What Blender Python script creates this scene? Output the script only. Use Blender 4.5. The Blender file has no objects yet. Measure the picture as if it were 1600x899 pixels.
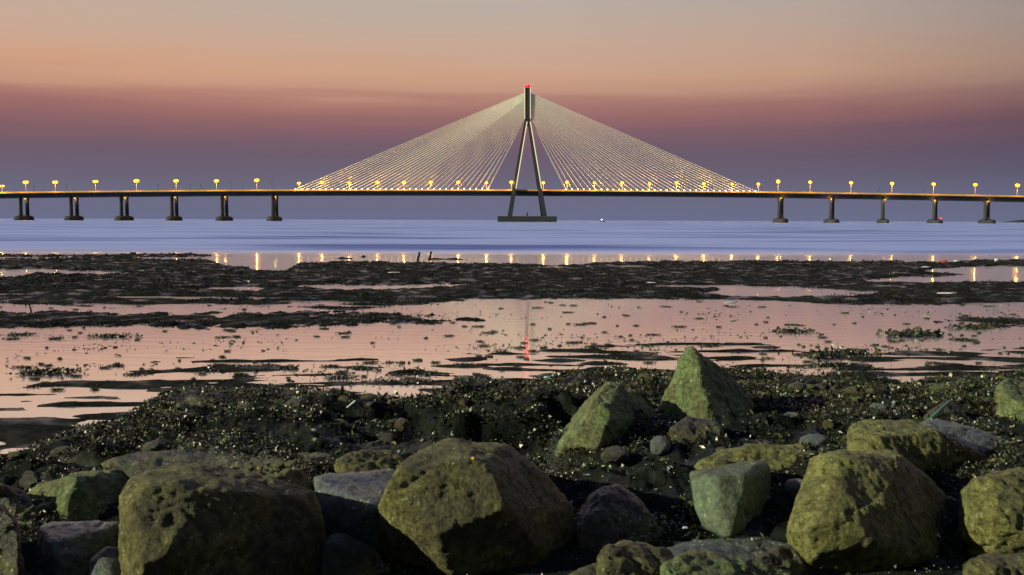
import bpy, bmesh, math, random
import numpy as np
from mathutils import Vector, Matrix

random.seed(7)
RNG = np.random.default_rng(11)
S = bpy.context.scene
COL = S.collection

# ------------------------------------------------------------------ camera
F = 1555.0                       # focal length in pixels of a 1600 px wide frame
CAM_H = 2.0
V_H = 344.0                      # horizon row in the middle of the frame
PITCH = math.atan((449.5 - V_H) / F)
ROLL = math.radians(0.19)
cam_data = bpy.data.cameras.new("camera")
cam = bpy.data.objects.new("camera", cam_data)
COL.objects.link(cam)
cam_data.sensor_width = 36.0
cam_data.lens = 36.0 * F / 1600.0
cam_data.clip_start = 0.1
cam_data.clip_end = 60000.0
cam_data.dof.use_dof = True
cam_data.dof.focus_distance = 40.0
cam_data.dof.aperture_fstop = 8.0
CAM_R = Matrix.Rotation(math.pi / 2 - PITCH, 3, 'X') @ Matrix.Rotation(ROLL, 3, 'Z')
cam.matrix_world = Matrix.Translation((0, 0, CAM_H)) @ CAM_R.to_4x4()
S.camera = cam

# ------------------------------------------------------------------ street key light, sky, exposure
TO_STREET_KEY = Vector((-0.90, -0.34, 0.36)).normalized()
street_key_data = bpy.data.lights.new("street_key", 'SUN')
street_key_data.energy = 5.0  # directional lamp standing in for street lamps behind the camera
street_key_data.angle = math.radians(0.5)
street_key_data.color = (0.98, 0.95, 0.60)
street_key = bpy.data.objects.new("street_key", street_key_data)
COL.objects.link(street_key)
street_key.rotation_euler = (-TO_STREET_KEY).to_track_quat('-Z', 'Y').to_euler()
street_key.location = (-30, -20, 30)

S.view_settings.view_transform = 'Standard'
S.view_settings.look = 'None'
S.view_settings.exposure = 0.0
S.view_settings.gamma = 1.0
S.view_settings.use_curve_mapping = False


def lin(r, g, b):
    def f(c):
        c /= 255.0
        return c / 12.92 if c <= 0.04045 else ((c + 0.055) / 1.055) ** 2.4
    return (f(r), f(g), f(b), 1.0)


SKY = [(-90, (40, 44, 58)), (-0.6, (101, 103, 130)), (0.0, (106, 110, 137)), (1.5, (107, 107, 129)),
       (2.7, (106, 98, 116)), (3.8, (109, 92, 108)), (4.9, (130, 97, 106)), (5.85, (152, 107, 107)),
       (6.6, (170, 122, 113)), (7.1, (192, 148, 128)), (8.2, (205, 162, 135)), (9.6, (200, 168, 149)),
       (11.0, (192, 171, 157)), (12.5, (183, 173, 165)), (14.5, (255, 216, 156)), (17.5, (255, 216, 162)), (22.0, (190, 186, 214)), (26.0, (146, 166, 238)),
       (30.0, (136, 160, 240)), (40.0, (74, 92, 150)), (60.0, (46, 56, 92)), (90, (34, 42, 72))]

world = bpy.data.worlds.new("World")
S.world = world
world.use_nodes = True
nt = world.node_tree
nt.nodes.clear()
N, L = nt.nodes, nt.links
out = N.new('ShaderNodeOutputWorld')
bg = N.new('ShaderNodeBackground')
tc = N.new('ShaderNodeTexCoord')
sep = N.new('ShaderNodeSeparateXYZ')
L.new(tc.outputs['Generated'], sep.inputs[0])
mp = N.new('ShaderNodeMapping')
mp.inputs['Scale'].default_value = (1.6, 1.0, 26.0)
L.new(tc.outputs['Generated'], mp.inputs[0])
nz = N.new('ShaderNodeTexNoise')
nz.inputs['Scale'].default_value = 2.4
nz.inputs['Detail'].default_value = 6.0
L.new(mp.outputs[0], nz.inputs['Vector'])


def wmath(op, a, b, clamp=False):
    n = N.new('ShaderNodeMath')
    n.operation = op
    n.use_clamp = clamp
    for i, s in enumerate((a, b)):
        if isinstance(s, (int, float)):
            n.inputs[i].default_value = s
        else:
            L.new(s, n.inputs[i])
    return n.outputs[0]


wob = wmath('MULTIPLY', wmath('SUBTRACT', nz.outputs['Fac'], 0.5), 0.024)
amp = wmath('MULTIPLY', sep.outputs['Z'], 9.0, True)
zz = wmath('ADD', sep.outputs['Z'], wmath('MULTIPLY', wob, amp))
ramp_in = wmath('ADD', wmath('MULTIPLY', zz, 0.5), 0.5)
ramp = N.new('ShaderNodeValToRGB')
L.new(ramp_in, ramp.inputs[0])
els = ramp.color_ramp.elements
while len(els) > 1:
    els.remove(els[-1])
for i, (deg, c) in enumerate(SKY):
    p = math.sin(math.radians(deg)) * 0.5 + 0.5
    e = els[0] if i == 0 else els.new(p)
    e.position = p
    e.color = lin(*c)
    if 14 < deg < 18:                # bright band added above the frame to lighten the pool reflection
        e.color = [x * 1.6 for x in lin(*c)[:3]] + [1]
# the glow stands over the sea only: away from it the dusk sky is a deep blue
back = N.new('ShaderNodeValToRGB')
L.new(wmath('ADD', wmath('MULTIPLY', sep.outputs['Y'], 0.5), 0.5), back.inputs[0])
back.color_ramp.elements[0].position = 0.45
back.color_ramp.elements[0].color = (0, 0, 0, 1)
back.color_ramp.elements[1].position = 0.86
back.color_ramp.elements[1].color = (1, 1, 1, 1)
mix = N.new('ShaderNodeMix')
mix.data_type = 'RGBA'
L.new(back.outputs[0], mix.inputs[0])
mix.inputs[6].default_value = (0.060, 0.070, 0.092, 1)
L.new(ramp.outputs[0], mix.inputs[7])
# to the right the red belt is greyer, to the left it is warmer
side = N.new('ShaderNodeValToRGB')
L.new(wmath('ADD', sep.outputs['X'], 0.5), side.inputs[0])
side.color_ramp.elements[0].position = 0.02
side.color_ramp.elements[0].color = (1.05, 1.0, 0.95, 1)
side.color_ramp.elements[1].position = 0.98
side.color_ramp.elements[1].color = (0.58, 0.66, 0.76, 1)
e = side.color_ramp.elements.new(0.55)
e.color = (1, 1, 1, 1)
e = side.color_ramp.elements.new(0.78)
e.color = (0.90, 0.90, 0.92, 1)
mul = N.new('ShaderNodeMix')
mul.data_type = 'RGBA'
mul.blend_type = 'MULTIPLY'
hi = wmath('SUBTRACT', 1.0, wmath('MULTIPLY', wmath('SUBTRACT', sep.outputs['Z'], 0.222), 30.0, True), True)
L.new(wmath('MULTIPLY', wmath('MULTIPLY', sep.outputs['Z'], 11.0, True), hi), mul.inputs[0])
L.new(mix.outputs[2], mul.inputs[6])
L.new(side.outputs[0], mul.inputs[7])
L.new(mul.outputs[2], bg.inputs['Color'])
bg.inputs['Strength'].default_value = 1.0
L.new(bg.outputs[0], out.inputs[0])

# ------------------------------------------------------------------ helpers
Rm = np.array(CAM_R)
Rv = CAM_R


def ray(u, v):
    return Rv @ Vector(((u - 800.0) / F, (449.5 - v) / F, -1.0))


def P(u, v, Y):
    """the point at distance Y that stands at this place of the photograph"""
    d = ray(u, v)
    t = Y / d.y
    return Vector((d.x * t, Y, CAM_H + d.z * t))


def G(u, v, z=0.0):
    d = ray(u, v)
    t = (z - CAM_H) / d.z
    return Vector((d.x * t, d.y * t, z))


def proj(X, Y, Z):
    q = np.stack([X, Y, Z - CAM_H], -1) @ Rm
    w = np.maximum(-q[..., 2], 1e-3)
    return 800 + F * q[..., 0] / w, 449.5 - F * q[..., 1] / w


def _hash(ix, iy, iz):
    h = (ix * 374761393 + iy * 668265263 + iz * 2147483647 + 1013904223) & 0xFFFFFFFF
    h = ((h ^ (h >> 13)) * 1274126177) & 0xFFFFFFFF
    h = ((h ^ (h >> 15)) * 2246822519) & 0xFFFFFFFF
    return ((h ^ (h >> 16)) & 0xFFFF) / 65535.0


def vnoise(p):
    i = np.floor(p).astype(np.int64)
    f = p - i
    f = f * f * (3 - 2 * f)
    r = 0
    for dx in (0, 1):
        wx = f[:, 0] if dx else 1 - f[:, 0]
        for dy in (0, 1):
            wy = f[:, 1] if dy else 1 - f[:, 1]
            for dz in (0, 1):
                wz = f[:, 2] if dz else 1 - f[:, 2]
                r = r + wx * wy * wz * _hash(i[:, 0] + dx, i[:, 1] + dy, i[:, 2] + dz)
    return r * 2 - 1


def fbm(p, octaves=4, gain=0.5):
    a, s, r = 1.0, 0.0, 0
    for k in range(octaves):
        r = r + a * vnoise(p * (2.03 ** k) + 17.3 * k)
        s += a
        a *= gain
    return r / s


def mesh_np(name, verts, faces, mat, parent=None, smooth=True):
    me = bpy.data.meshes.new(name)
    verts = np.asarray(verts, dtype=np.float32)
    faces = np.asarray(faces, dtype=np.int32)
    k = faces.shape[1]
    me.vertices.add(len(verts))
    me.vertices.foreach_set('co', verts.ravel())
    me.loops.add(faces.size)
    me.loops.foreach_set('vertex_index', faces.ravel())
    me.polygons.add(len(faces))
    me.polygons.foreach_set('loop_start', np.arange(0, faces.size, k, dtype=np.int32))
    me.polygons.foreach_set('use_smooth', np.full(len(faces), smooth))
    me.update(calc_edges=True)
    me.validate()
    o = bpy.data.objects.new(name, me)
    COL.objects.link(o)
    if mat:
        me.materials.append(mat)
    if parent:
        o.parent = parent
    return o


def finish(name, bm, mat, parent=None, smooth=False):
    me = bpy.data.meshes.new(name)
    bm.normal_update()
    bm.to_mesh(me)
    bm.free()
    if mat:
        me.materials.append(mat)
    if smooth:
        for p in me.polygons:
            p.use_smooth = True
    o = bpy.data.objects.new(name, me)
    COL.objects.link(o)
    if parent:
        o.parent = parent
    return o


def tag(o, label=None, cat=None, group=None, kind=None):
    if label: o['label'] = label
    if cat: o['category'] = cat
    if group: o['group'] = group
    if kind: o['kind'] = kind
    return o


def empty(name, loc):
    o = bpy.data.objects.new(name, None)
    o.location = loc
    o.empty_display_size = 0.5
    COL.objects.link(o)
    return o


def bm_tube(bm, a, b, r0, r1=None, n=8, cap=True):
    r1 = r0 if r1 is None else r1
    a, b = Vector(a), Vector(b)
    d = (b - a).normalized()
    s = d.orthogonal().normalized()
    t = d.cross(s)
    ra = [bm.verts.new(a + (s * math.cos(2 * math.pi * k / n) + t * math.sin(2 * math.pi * k / n)) * r0) for k in range(n)]
    rb = [bm.verts.new(b + (s * math.cos(2 * math.pi * k / n) + t * math.sin(2 * math.pi * k / n)) * r1) for k in range(n)]
    for k in range(n):
        bm.faces.new((ra[k], ra[(k + 1) % n], rb[(k + 1) % n], rb[k]))
    if cap:
        bm.faces.new(ra[::-1])
        bm.faces.new(rb)


def bm_box(bm, lo, hi):
    m = Matrix.Translation([(a + b) / 2 for a, b in zip(lo, hi)]) @ Matrix.Diagonal([b - a for a, b in zip(lo, hi)] + [1])
    return bmesh.ops.create_cube(bm, size=1.0, matrix=m)


def bm_ball(bm, c, r, sx=1, sy=1, sz=1, seg=12):
    bmesh.ops.create_uvsphere(bm, u_segments=seg, v_segments=max(6, seg // 2), radius=r,
                              matrix=Matrix.Translation(c) @ Matrix.Diagonal((sx, sy, sz, 1)))


def bm_loft(bm, sections, closed_ends=True):
    """sections: lists of points of equal length, joined one to the next"""
    rows = [[bm.verts.new(p) for p in s] for s in sections]
    n = len(rows[0])
    for a, b in zip(rows[:-1], rows[1:]):
        for k in range(n):
            bm.faces.new((a[k], a[(k + 1) % n], b[(k + 1) % n], b[k]))
    if closed_ends:
        bm.faces.new(rows[0][::-1])
        bm.faces.new(rows[-1])
    bmesh.ops.recalc_face_normals(bm, faces=bm.faces)


# ------------------------------------------------------------------ materials
def new_mat(name):
    m = bpy.data.materials.new(name)
    m.use_nodes = True
    t = m.node_tree
    b = t.nodes['Principled BSDF']
    return m, t, b


def simple(name, col, rough=0.7, spec=0.3, noise=0.25, scale=3.0):
    m, t, b = new_mat(name)
    b.inputs['Roughness'].default_value = rough
    b.inputs['Specular IOR Level'].default_value = spec
    g = t.nodes.new('ShaderNodeTexCoord')
    n = t.nodes.new('ShaderNodeTexNoise')
    n.inputs['Scale'].default_value = scale
    n.inputs['Detail'].default_value = 5
    t.links.new(g.outputs['Object'], n.inputs['Vector'])
    r = t.nodes.new('ShaderNodeValToRGB')
    r.color_ramp.elements[0].position = 0.3
    r.color_ramp.elements[1].position = 0.7
    r.color_ramp.elements[0].color = [c * (1 - noise) for c in col] + [1]
    r.color_ramp.elements[1].color = [c * (1 + noise) for c in col] + [1]
    t.links.new(n.outputs['Fac'], r.inputs[0])
    t.links.new(r.outputs[0], b.inputs['Base Color'])
    return m


def glow(name, col, strength):
    m = bpy.data.materials.new(name)
    m.use_nodes = True
    t = m.node_tree
    t.nodes.clear()
    o = t.nodes.new('ShaderNodeOutputMaterial')
    e = t.nodes.new('ShaderNodeEmission')
    e.inputs['Color'].default_value = (*col, 1)
    e.inputs['Strength'].default_value = strength
    t.links.new(e.outputs[0], o.inputs[0])
    return m


def rock_mat(name, stone, moss, dark, moss_at=0.5, bump=0.5, rough=0.6, spec=0.3):
    """weathered boulder: stone, algae film in patches, dark pits and stains"""
    m, t, b = new_mat(name)
    NN, LL = t.nodes, t.links
    g = NN.new('ShaderNodeTexCoord')
    n1 = NN.new('ShaderNodeTexNoise'); n1.inputs['Scale'].default_value = 2.6; n1.inputs['Detail'].default_value = 8; n1.inputs['Roughness'].default_value = 0.65
    n2 = NN.new('ShaderNodeTexNoise'); n2.inputs['Scale'].default_value = 20; n2.inputs['Detail'].default_value = 10; n2.inputs['Roughness'].default_value = 0.78
    n3 = NN.new('ShaderNodeTexVoronoi'); n3.inputs['Scale'].default_value = 34
    n4 = NN.new('ShaderNodeTexNoise'); n4.inputs['Scale'].default_value = 70; n4.inputs['Detail'].default_value = 4
    for n in (n1, n2, n3, n4):
        LL.new(g.outputs['Object'], n.inputs['Vector'])
    r1 = NN.new('ShaderNodeValToRGB')
    r1.color_ramp.elements[0].position = moss_at - 0.10
    r1.color_ramp.elements[1].position = moss_at + 0.10
    r1.color_ramp.elements[0].color = (*stone, 1)
    r1.color_ramp.elements[1].color = (*moss, 1)
    LL.new(n1.outputs['Fac'], r1.inputs[0])
    r2 = NN.new('ShaderNodeValToRGB')
    r2.color_ramp.elements[0].position = 0.40
    r2.color_ramp.elements[1].position = 0.58
    r2.color_ramp.elements[0].color = (*dark, 1)
    r2.color_ramp.elements[1].color = (1.15, 1.12, 1.1, 1)
    LL.new(n2.outputs['Fac'], r2.inputs[0])
    mx = NN.new('ShaderNodeMix'); mx.data_type = 'RGBA'; mx.blend_type = 'MULTIPLY'; mx.inputs[0].default_value = 1
    LL.new(r1.outputs[0], mx.inputs[6]); LL.new(r2.outputs[0], mx.inputs[7])
    vb = NN.new('ShaderNodeTexVoronoi'); vb.inputs['Scale'].default_value = 46
    LL.new(g.outputs['Object'], vb.inputs['Vector'])
    sx = NN.new('ShaderNodeSeparateColor'); LL.new(vb.outputs['Color'], sx.inputs[0])
    big = NN.new('ShaderNodeMath'); big.operation = 'GREATER_THAN'; big.inputs[1].default_value = 0.86
    LL.new(sx.outputs[0], big.inputs[0])
    ins = NN.new('ShaderNodeMath'); ins.operation = 'LESS_THAN'; ins.inputs[1].default_value = 0.36
    LL.new(vb.outputs['Distance'], ins.inputs[0])
    clus = NN.new('ShaderNodeMath'); clus.operation = 'GREATER_THAN'; clus.inputs[1].default_value = 0.50
    LL.new(n1.outputs['Fac'], clus.inputs[0])
    f1 = NN.new('ShaderNodeMath'); f1.operation = 'MULTIPLY'; LL.new(big.outputs[0], f1.inputs[0]); LL.new(ins.outputs[0], f1.inputs[1])
    f2 = NN.new('ShaderNodeMath'); f2.operation = 'MULTIPLY'; LL.new(f1.outputs[0], f2.inputs[0]); LL.new(clus.outputs[0], f2.inputs[1])
    bar = NN.new('ShaderNodeMix'); bar.data_type = 'RGBA'
    LL.new(f2.outputs[0], bar.inputs[0]); LL.new(mx.outputs[2], bar.inputs[6]); bar.inputs[7].default_value = (0.40, 0.39, 0.26, 1)
    LL.new(bar.outputs[2], b.inputs['Base Color'])
    rgh = NN.new('ShaderNodeMapRange'); rgh.inputs['From Min'].default_value = 0.35; rgh.inputs['From Max'].default_value = 0.65
    rgh.inputs['To Min'].default_value = rough - .22; rgh.inputs['To Max'].default_value = rough + .18
    LL.new(n2.outputs['Fac'], rgh.inputs['Value']); LL.new(rgh.outputs[0], b.inputs['Roughness'])
    b.inputs['Specular IOR Level'].default_value = spec
    ad = NN.new('ShaderNodeMath'); ad.operation = 'MULTIPLY_ADD'; ad.inputs[1].default_value = 0.25
    LL.new(n3.outputs['Distance'], ad.inputs[0]); LL.new(n2.outputs['Fac'], ad.inputs[2])
    ad2 = NN.new('ShaderNodeMath'); ad2.operation = 'MULTIPLY_ADD'; ad2.inputs[1].default_value = 0.3
    LL.new(n4.outputs['Fac'], ad2.inputs[0]); LL.new(ad.outputs[0], ad2.inputs[2])
    bp = NN.new('ShaderNodeBump'); bp.inputs['Strength'].default_value = bump; bp.inputs['Distance'].default_value = 0.045
    LL.new(ad2.outputs[0], bp.inputs['Height']); LL.new(bp.outputs[0], b.inputs['Normal'])
    return m


def leaf_mat(name, rough=0.36, spec=0.55):
    m, t, b = new_mat(name)
    a = t.nodes.new('ShaderNodeAttribute')
    a.attribute_name = 'frond_color'
    t.links.new(a.outputs['Color'], b.inputs['Base Color'])
    b.inputs['Roughness'].default_value = rough
    b.inputs['Specular IOR Level'].default_value = spec
    return m


M = {}
M['mud'] = None
M['yellow_rock'] = rock_mat('yellow_rock', (0.170, 0.165, 0.080), (0.290, 0.300, 0.110), (0.30, 0.29, 0.26), 0.46, 1.0)
M['green_rock'] = rock_mat('green_rock', (0.150, 0.155, 0.080), (0.170, 0.235, 0.105), (0.42, 0.43, 0.40), 0.48, 0.8)
M['teal_rock'] = rock_mat('teal_rock', (0.110, 0.135, 0.100), (0.120, 0.185, 0.130), (0.5, 0.5, 0.5), 0.5, 0.5)
M['brown_rock'] = rock_mat('brown_rock', (0.125, 0.118, 0.068), (0.230, 0.236, 0.092), (0.34, 0.32, 0.28), 0.50, 1.0)
M['dark_rock'] = rock_mat('dark_rock', (0.060, 0.058, 0.048), (0.150, 0.150, 0.066), (0.42, 0.42, 0.42), 0.55, 0.8, .5, .5)
M['slate_rock'] = rock_mat('slate_rock', (0.085, 0.105, 0.145), (0.115, 0.135, 0.125), (0.45, 0.45, 0.47), 0.5, 0.6, .42, .6)
M['leaf'] = leaf_mat('seaweed_frond')
M['dull_leaf'] = leaf_mat('matted_weed', 0.9, 0.1)
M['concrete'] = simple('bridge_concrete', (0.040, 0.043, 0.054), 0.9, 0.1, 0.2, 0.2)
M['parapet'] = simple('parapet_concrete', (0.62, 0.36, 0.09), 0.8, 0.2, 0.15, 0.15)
M['cable'] = simple('cable_sheath', (0.78, 0.74, 0.62), 0.5, 0.3, 0.05, 0.1)
M['steel'] = simple('galvanised_steel', (0.45, 0.40, 0.30), 0.5, 0.4, 0.15, 1.0)
M['sodium'] = glow('sodium_lamp', (1.0, 0.34, 0.012), 7.0)
M['flood'] = glow('flood_lamp', (1.0, 0.86, 0.48), 7.0)
M['strip'] = glow('floodlit_edge_glow', (1.0, 0.88, 0.52), 1.0)  # glow stands in for floodlight on the pylon's concrete edges
M['red_light'] = glow('red_light', (1.0, 0.0012, 0.0012), 20.0)
M['white_light'] = glow('white_light', (0.85, 0.95, 1.0), 8.0)
M['wood'] = simple('weathered_wood', (0.030, 0.024, 0.020), 0.85, 0.2, 0.3, 6.0)
M['white_plastic'] = simple('white_plastic', (0.62, 0.66, 0.72), 0.45, 0.4, 0.08, 5.0)
M['blue_plastic'] = simple('pale_blue_plastic', (0.42, 0.58, 0.72), 0.45, 0.4, 0.1, 5.0)
M['red_plastic'] = simple('red_plastic', (0.55, 0.06, 0.06), 0.45, 0.4, 0.1, 5.0)
M['yellow_petal'] = simple('yellow_petal', (0.75, 0.42, 0.03), 0.6, 0.3, 0.2, 30.0)
M['lit_edge_teal'] = simple('lit_edge_teal', (0.07, 0.16, 0.13), 0.5, 0.4, 0.2, 8.0)
M['hull'] = simple('boat_hull', (0.08, 0.08, 0.09), 0.6, 0.3, 0.2, 1.0)


def mud_mat():
    m, t, b = new_mat('wet_mud')
    NN, LL = t.nodes, t.links
    g = NN.new('ShaderNodeNewGeometry')
    n1 = NN.new('ShaderNodeTexNoise'); n1.inputs['Scale'].default_value = 0.5; n1.inputs['Detail'].default_value = 9; n1.inputs['Roughness'].default_value = 0.7
    n2 = NN.new('ShaderNodeTexNoise'); n2.inputs['Scale'].default_value = 9; n2.inputs['Detail'].default_value = 7; n2.inputs['Roughness'].default_value = 0.7
    LL.new(g.outputs['Position'], n1.inputs['Vector']); LL.new(g.outputs['Position'], n2.inputs['Vector'])
    r = NN.new('ShaderNodeValToRGB')
    r.color_ramp.elements[0].position = 0.34
    r.color_ramp.elements[0].color = (0.007, 0.008, 0.010, 1)
    r.color_ramp.elements[1].position = 0.70
    r.color_ramp.elements[1].color = (0.030, 0.035, 0.032, 1)
    LL.new(n1.outputs['Fac'], r.inputs[0])
    r2 = NN.new('ShaderNodeValToRGB')
    r2.color_ramp.elements[0].position = 0.35
    r2.color_ramp.elements[0].color = (0.45, 0.45, 0.45, 1)
    r2.color_ramp.elements[1].position = 0.75
    r2.color_ramp.elements[1].color = (1.5, 1.5, 1.4, 1)
    LL.new(n2.outputs['Fac'], r2.inputs[0])
    mx = NN.new('ShaderNodeMix'); mx.data_type = 'RGBA'; mx.blend_type = 'MULTIPLY'; mx.inputs[0].default_value = 1
    LL.new(r.outputs[0], mx.inputs[6]); LL.new(r2.outputs[0], mx.inputs[7])
    LL.new(mx.outputs[2], b.inputs['Base Color'])
    wet = NN.new('ShaderNodeTexNoise'); wet.inputs['Scale'].default_value = 1.7; wet.inputs['Detail'].default_value = 6
    LL.new(g.outputs['Position'], wet.inputs['Vector'])
    wr = NN.new('ShaderNodeMapRange'); wr.inputs['From Min'].default_value = 0.50; wr.inputs['From Max'].default_value = 0.66
    wr.inputs['To Min'].default_value = 0.9; wr.inputs['To Max'].default_value = 0.30
    LL.new(wet.outputs['Fac'], wr.inputs['Value']); LL.new(wr.outputs[0], b.inputs['Roughness'])
    ws = NN.new('ShaderNodeMapRange'); ws.inputs['From Min'].default_value = 0.50; ws.inputs['From Max'].default_value = 0.66
    ws.inputs['To Min'].default_value = 0.03; ws.inputs['To Max'].default_value = 0.28
    LL.new(wet.outputs['Fac'], ws.inputs['Value']); LL.new(ws.outputs[0], b.inputs['Specular IOR Level'])
    bp = NN.new('ShaderNodeBump'); bp.inputs['Strength'].default_value = 0.8; bp.inputs['Distance'].default_value = 0.05
    LL.new(n2.outputs['Fac'], bp.inputs['Height']); LL.new(bp.outputs[0], b.inputs['Normal'])
    return m


def water_mat():
    """calm mirror on the flats, wind-ruffled further out"""
    m = bpy.data.materials.new('tidal_water')
    m.use_nodes = True
    t = m.node_tree
    NN, LL = t.nodes, t.links
    NN.clear()
    o = NN.new('ShaderNodeOutputMaterial')
    g = NN.new('ShaderNodeNewGeometry')
    s = NN.new('ShaderNodeSeparateXYZ')
    LL.new(g.outputs['Position'], s.inputs[0])
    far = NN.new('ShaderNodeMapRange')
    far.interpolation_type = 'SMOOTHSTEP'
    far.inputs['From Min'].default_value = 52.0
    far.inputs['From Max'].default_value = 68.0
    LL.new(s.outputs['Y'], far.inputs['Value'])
    # slicks: their darker reflection is painted as a tint
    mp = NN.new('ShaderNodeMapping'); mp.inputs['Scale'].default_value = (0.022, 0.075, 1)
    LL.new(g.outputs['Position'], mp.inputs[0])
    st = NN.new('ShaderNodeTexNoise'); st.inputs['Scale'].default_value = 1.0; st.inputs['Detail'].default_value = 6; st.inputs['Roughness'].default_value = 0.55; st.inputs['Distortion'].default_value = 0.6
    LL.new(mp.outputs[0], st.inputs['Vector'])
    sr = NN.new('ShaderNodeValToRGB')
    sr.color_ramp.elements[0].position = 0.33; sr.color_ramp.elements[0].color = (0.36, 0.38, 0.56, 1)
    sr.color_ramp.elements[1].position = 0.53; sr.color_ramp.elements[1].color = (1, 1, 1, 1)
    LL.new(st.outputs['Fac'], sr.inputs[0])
    chop = NN.new('ShaderNodeMath'); chop.operation = 'MULTIPLY'
    LL.new(far.outputs[0], chop.inputs[0]); chop.inputs[1].default_value = 1.0
    # ripples
    mr = NN.new('ShaderNodeMapping'); mr.inputs['Scale'].default_value = (1.2, 3.6, 1)
    LL.new(g.outputs['Position'], mr.inputs[0])
    rp = NN.new('ShaderNodeTexNoise'); rp.inputs['Scale'].default_value = 1.0; rp.inputs['Detail'].default_value = 5; rp.inputs['Roughness'].default_value = 0.55
    LL.new(mr.outputs[0], rp.inputs['Vector'])
    bp = NN.new('ShaderNodeBump'); bp.inputs['Strength'].default_value = 1.0
    bp.inputs['Distance'].default_value = 0.0034
    LL.new(rp.outputs['Fac'], bp.inputs['Height'])
    rough = NN.new('ShaderNodeMath'); rough.operation = 'MULTIPLY_ADD'
    rough.inputs[1].default_value = 0.50; rough.inputs[2].default_value = 0.012
    LL.new(chop.outputs[0], rough.inputs[0])
    gl = NN.new('ShaderNodeBsdfGlossy')
    LL.new(rough.outputs[0], gl.inputs['Roughness'])
    LL.new(bp.outputs[0], gl.inputs['Normal'])
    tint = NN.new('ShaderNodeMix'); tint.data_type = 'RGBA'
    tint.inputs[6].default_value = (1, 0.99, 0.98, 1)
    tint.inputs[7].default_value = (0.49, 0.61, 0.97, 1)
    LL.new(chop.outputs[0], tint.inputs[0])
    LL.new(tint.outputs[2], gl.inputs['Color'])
    # darker sky reflection of the smooth streaks, put into the gloss colour
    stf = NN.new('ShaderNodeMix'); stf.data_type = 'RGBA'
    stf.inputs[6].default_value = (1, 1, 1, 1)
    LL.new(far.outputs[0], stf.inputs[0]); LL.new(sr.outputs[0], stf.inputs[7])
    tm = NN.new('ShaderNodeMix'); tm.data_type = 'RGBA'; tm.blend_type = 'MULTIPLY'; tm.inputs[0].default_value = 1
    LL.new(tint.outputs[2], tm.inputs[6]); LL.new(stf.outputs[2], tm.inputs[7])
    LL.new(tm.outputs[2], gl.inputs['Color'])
    df = NN.new('ShaderNodeBsdfDiffuse')
    df.inputs['Color'].default_value = (0.05, 0.08, 0.16, 1)
    # a second, broader lobe: the finest ripples
    g2 = NN.new('ShaderNodeBsdfGlossy')
    r2_ = NN.new('ShaderNodeMath'); r2_.operation = 'MULTIPLY_ADD'; r2_.inputs[1].default_value = 0.25; r2_.inputs[2].default_value = 0.26
    LL.new(chop.outputs[0], r2_.inputs[0]); LL.new(r2_.outputs[0], g2.inputs['Roughness'])
    LL.new(bp.outputs[0], g2.inputs['Normal'])
    LL.new(tm.outputs[2], g2.inputs['Color'])
    m2 = NN.new('ShaderNodeMixShader')
    m2.inputs[0].default_value = 0.40
    LL.new(gl.outputs[0], m2.inputs[1]); LL.new(g2.outputs[0], m2.inputs[2])
    mx = NN.new('ShaderNodeMixShader')
    mx.inputs[0].default_value = 0.96
    LL.new(df.outputs[0], mx.inputs[1]); LL.new(m2.outputs[0], mx.inputs[2])
    LL.new(mx.outputs[0], o.inputs[0])
    return m


M['mud'] = mud_mat()
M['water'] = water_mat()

# ------------------------------------------------------------------ the tidal flat
TAN = math.tan(ROLL)


def v_to_y(v, u):
    return CAM_H * F / np.maximum(v - (u - 800) * TAN - V_H, 1.0)


def interp(pts, u):
    a = np.array(pts, float)
    return np.interp(u, a[:, 0], a[:, 1])


BANK = ([(-600, 403), (0, 406), (100, 404), (200, 403), (330, 408), (345, 415), (400, 422), (445, 424), (470, 412), (520, 410), (600, 410), (700, 412),
         (800, 412), (860, 416), (950, 411), (1100, 408), (1300, 409), (1450, 410), (1600, 406), (2200, 404)],
        [(-600, 476), (0, 475), (60, 476), (170, 483), (250, 476), (330, 475), (420, 479), (500, 483), (560, 485), (640, 477), (690, 471),
         (720, 468), (1000, 467), (1200, 470), (1300, 476), (1450, 476), (1600, 472), (2200, 470)])
SPIT = ([(-600, 399), (0, 399.5), (150, 398.5), (300, 397.5), (335, 401)], [(-600, 402), (0, 402), (150, 401.5), (300, 401.5), (335, 400)])
STRIP = ([(-600, 488), (0, 488), (400, 489), (500, 488), (620, 491), (745, 500), (760, 504)],
         [(-600, 513), (0, 513), (200, 513), (400, 517), (500, 511), (620, 507), (745, 502), (760, 500)])
EAST = ([(1440, 508), (1480, 499), (1600, 497), (2200, 495)], [(1440, 506), (1480, 505), (1600, 513), (2200, 513)])
POOLS = [([(-600, 420), (0, 420.5), (60, 420.5), (120, 423), (235, 427)], [(-600, 432), (20, 434), (60, 429), (130, 430), (235, 426)]),
         ([(430, 449), (470, 446), (520, 445.5), (600, 446), (700, 442.5), (780, 446)], [(430, 447), (520, 453), (580, 454), (640, 451), (700, 449), (780, 444)]),
         ([(300, 454), (330, 449), (400, 448.5), (420, 452)], [(300, 452), (330, 454), (400, 455), (420, 450)]),
         ([(1085, 462), (1150, 447.5), (1230, 448), (1400, 458)], [(1085, 460), (1180, 464), (1280, 464.5), (1400, 456)]),
         ([(1290, 441), (1400, 434.5), (1460, 420), (1530, 417), (2200, 415)], [(1290, 438), (1350, 442), (1450, 442), (1600, 442), (2200, 442)])]
SPIT2 = ([(1375, 431), (1400, 427.5), (1500, 428.5), (1515, 431)], [(1375, 430), (1400, 431.5), (1500, 431), (1515, 430)])
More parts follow.
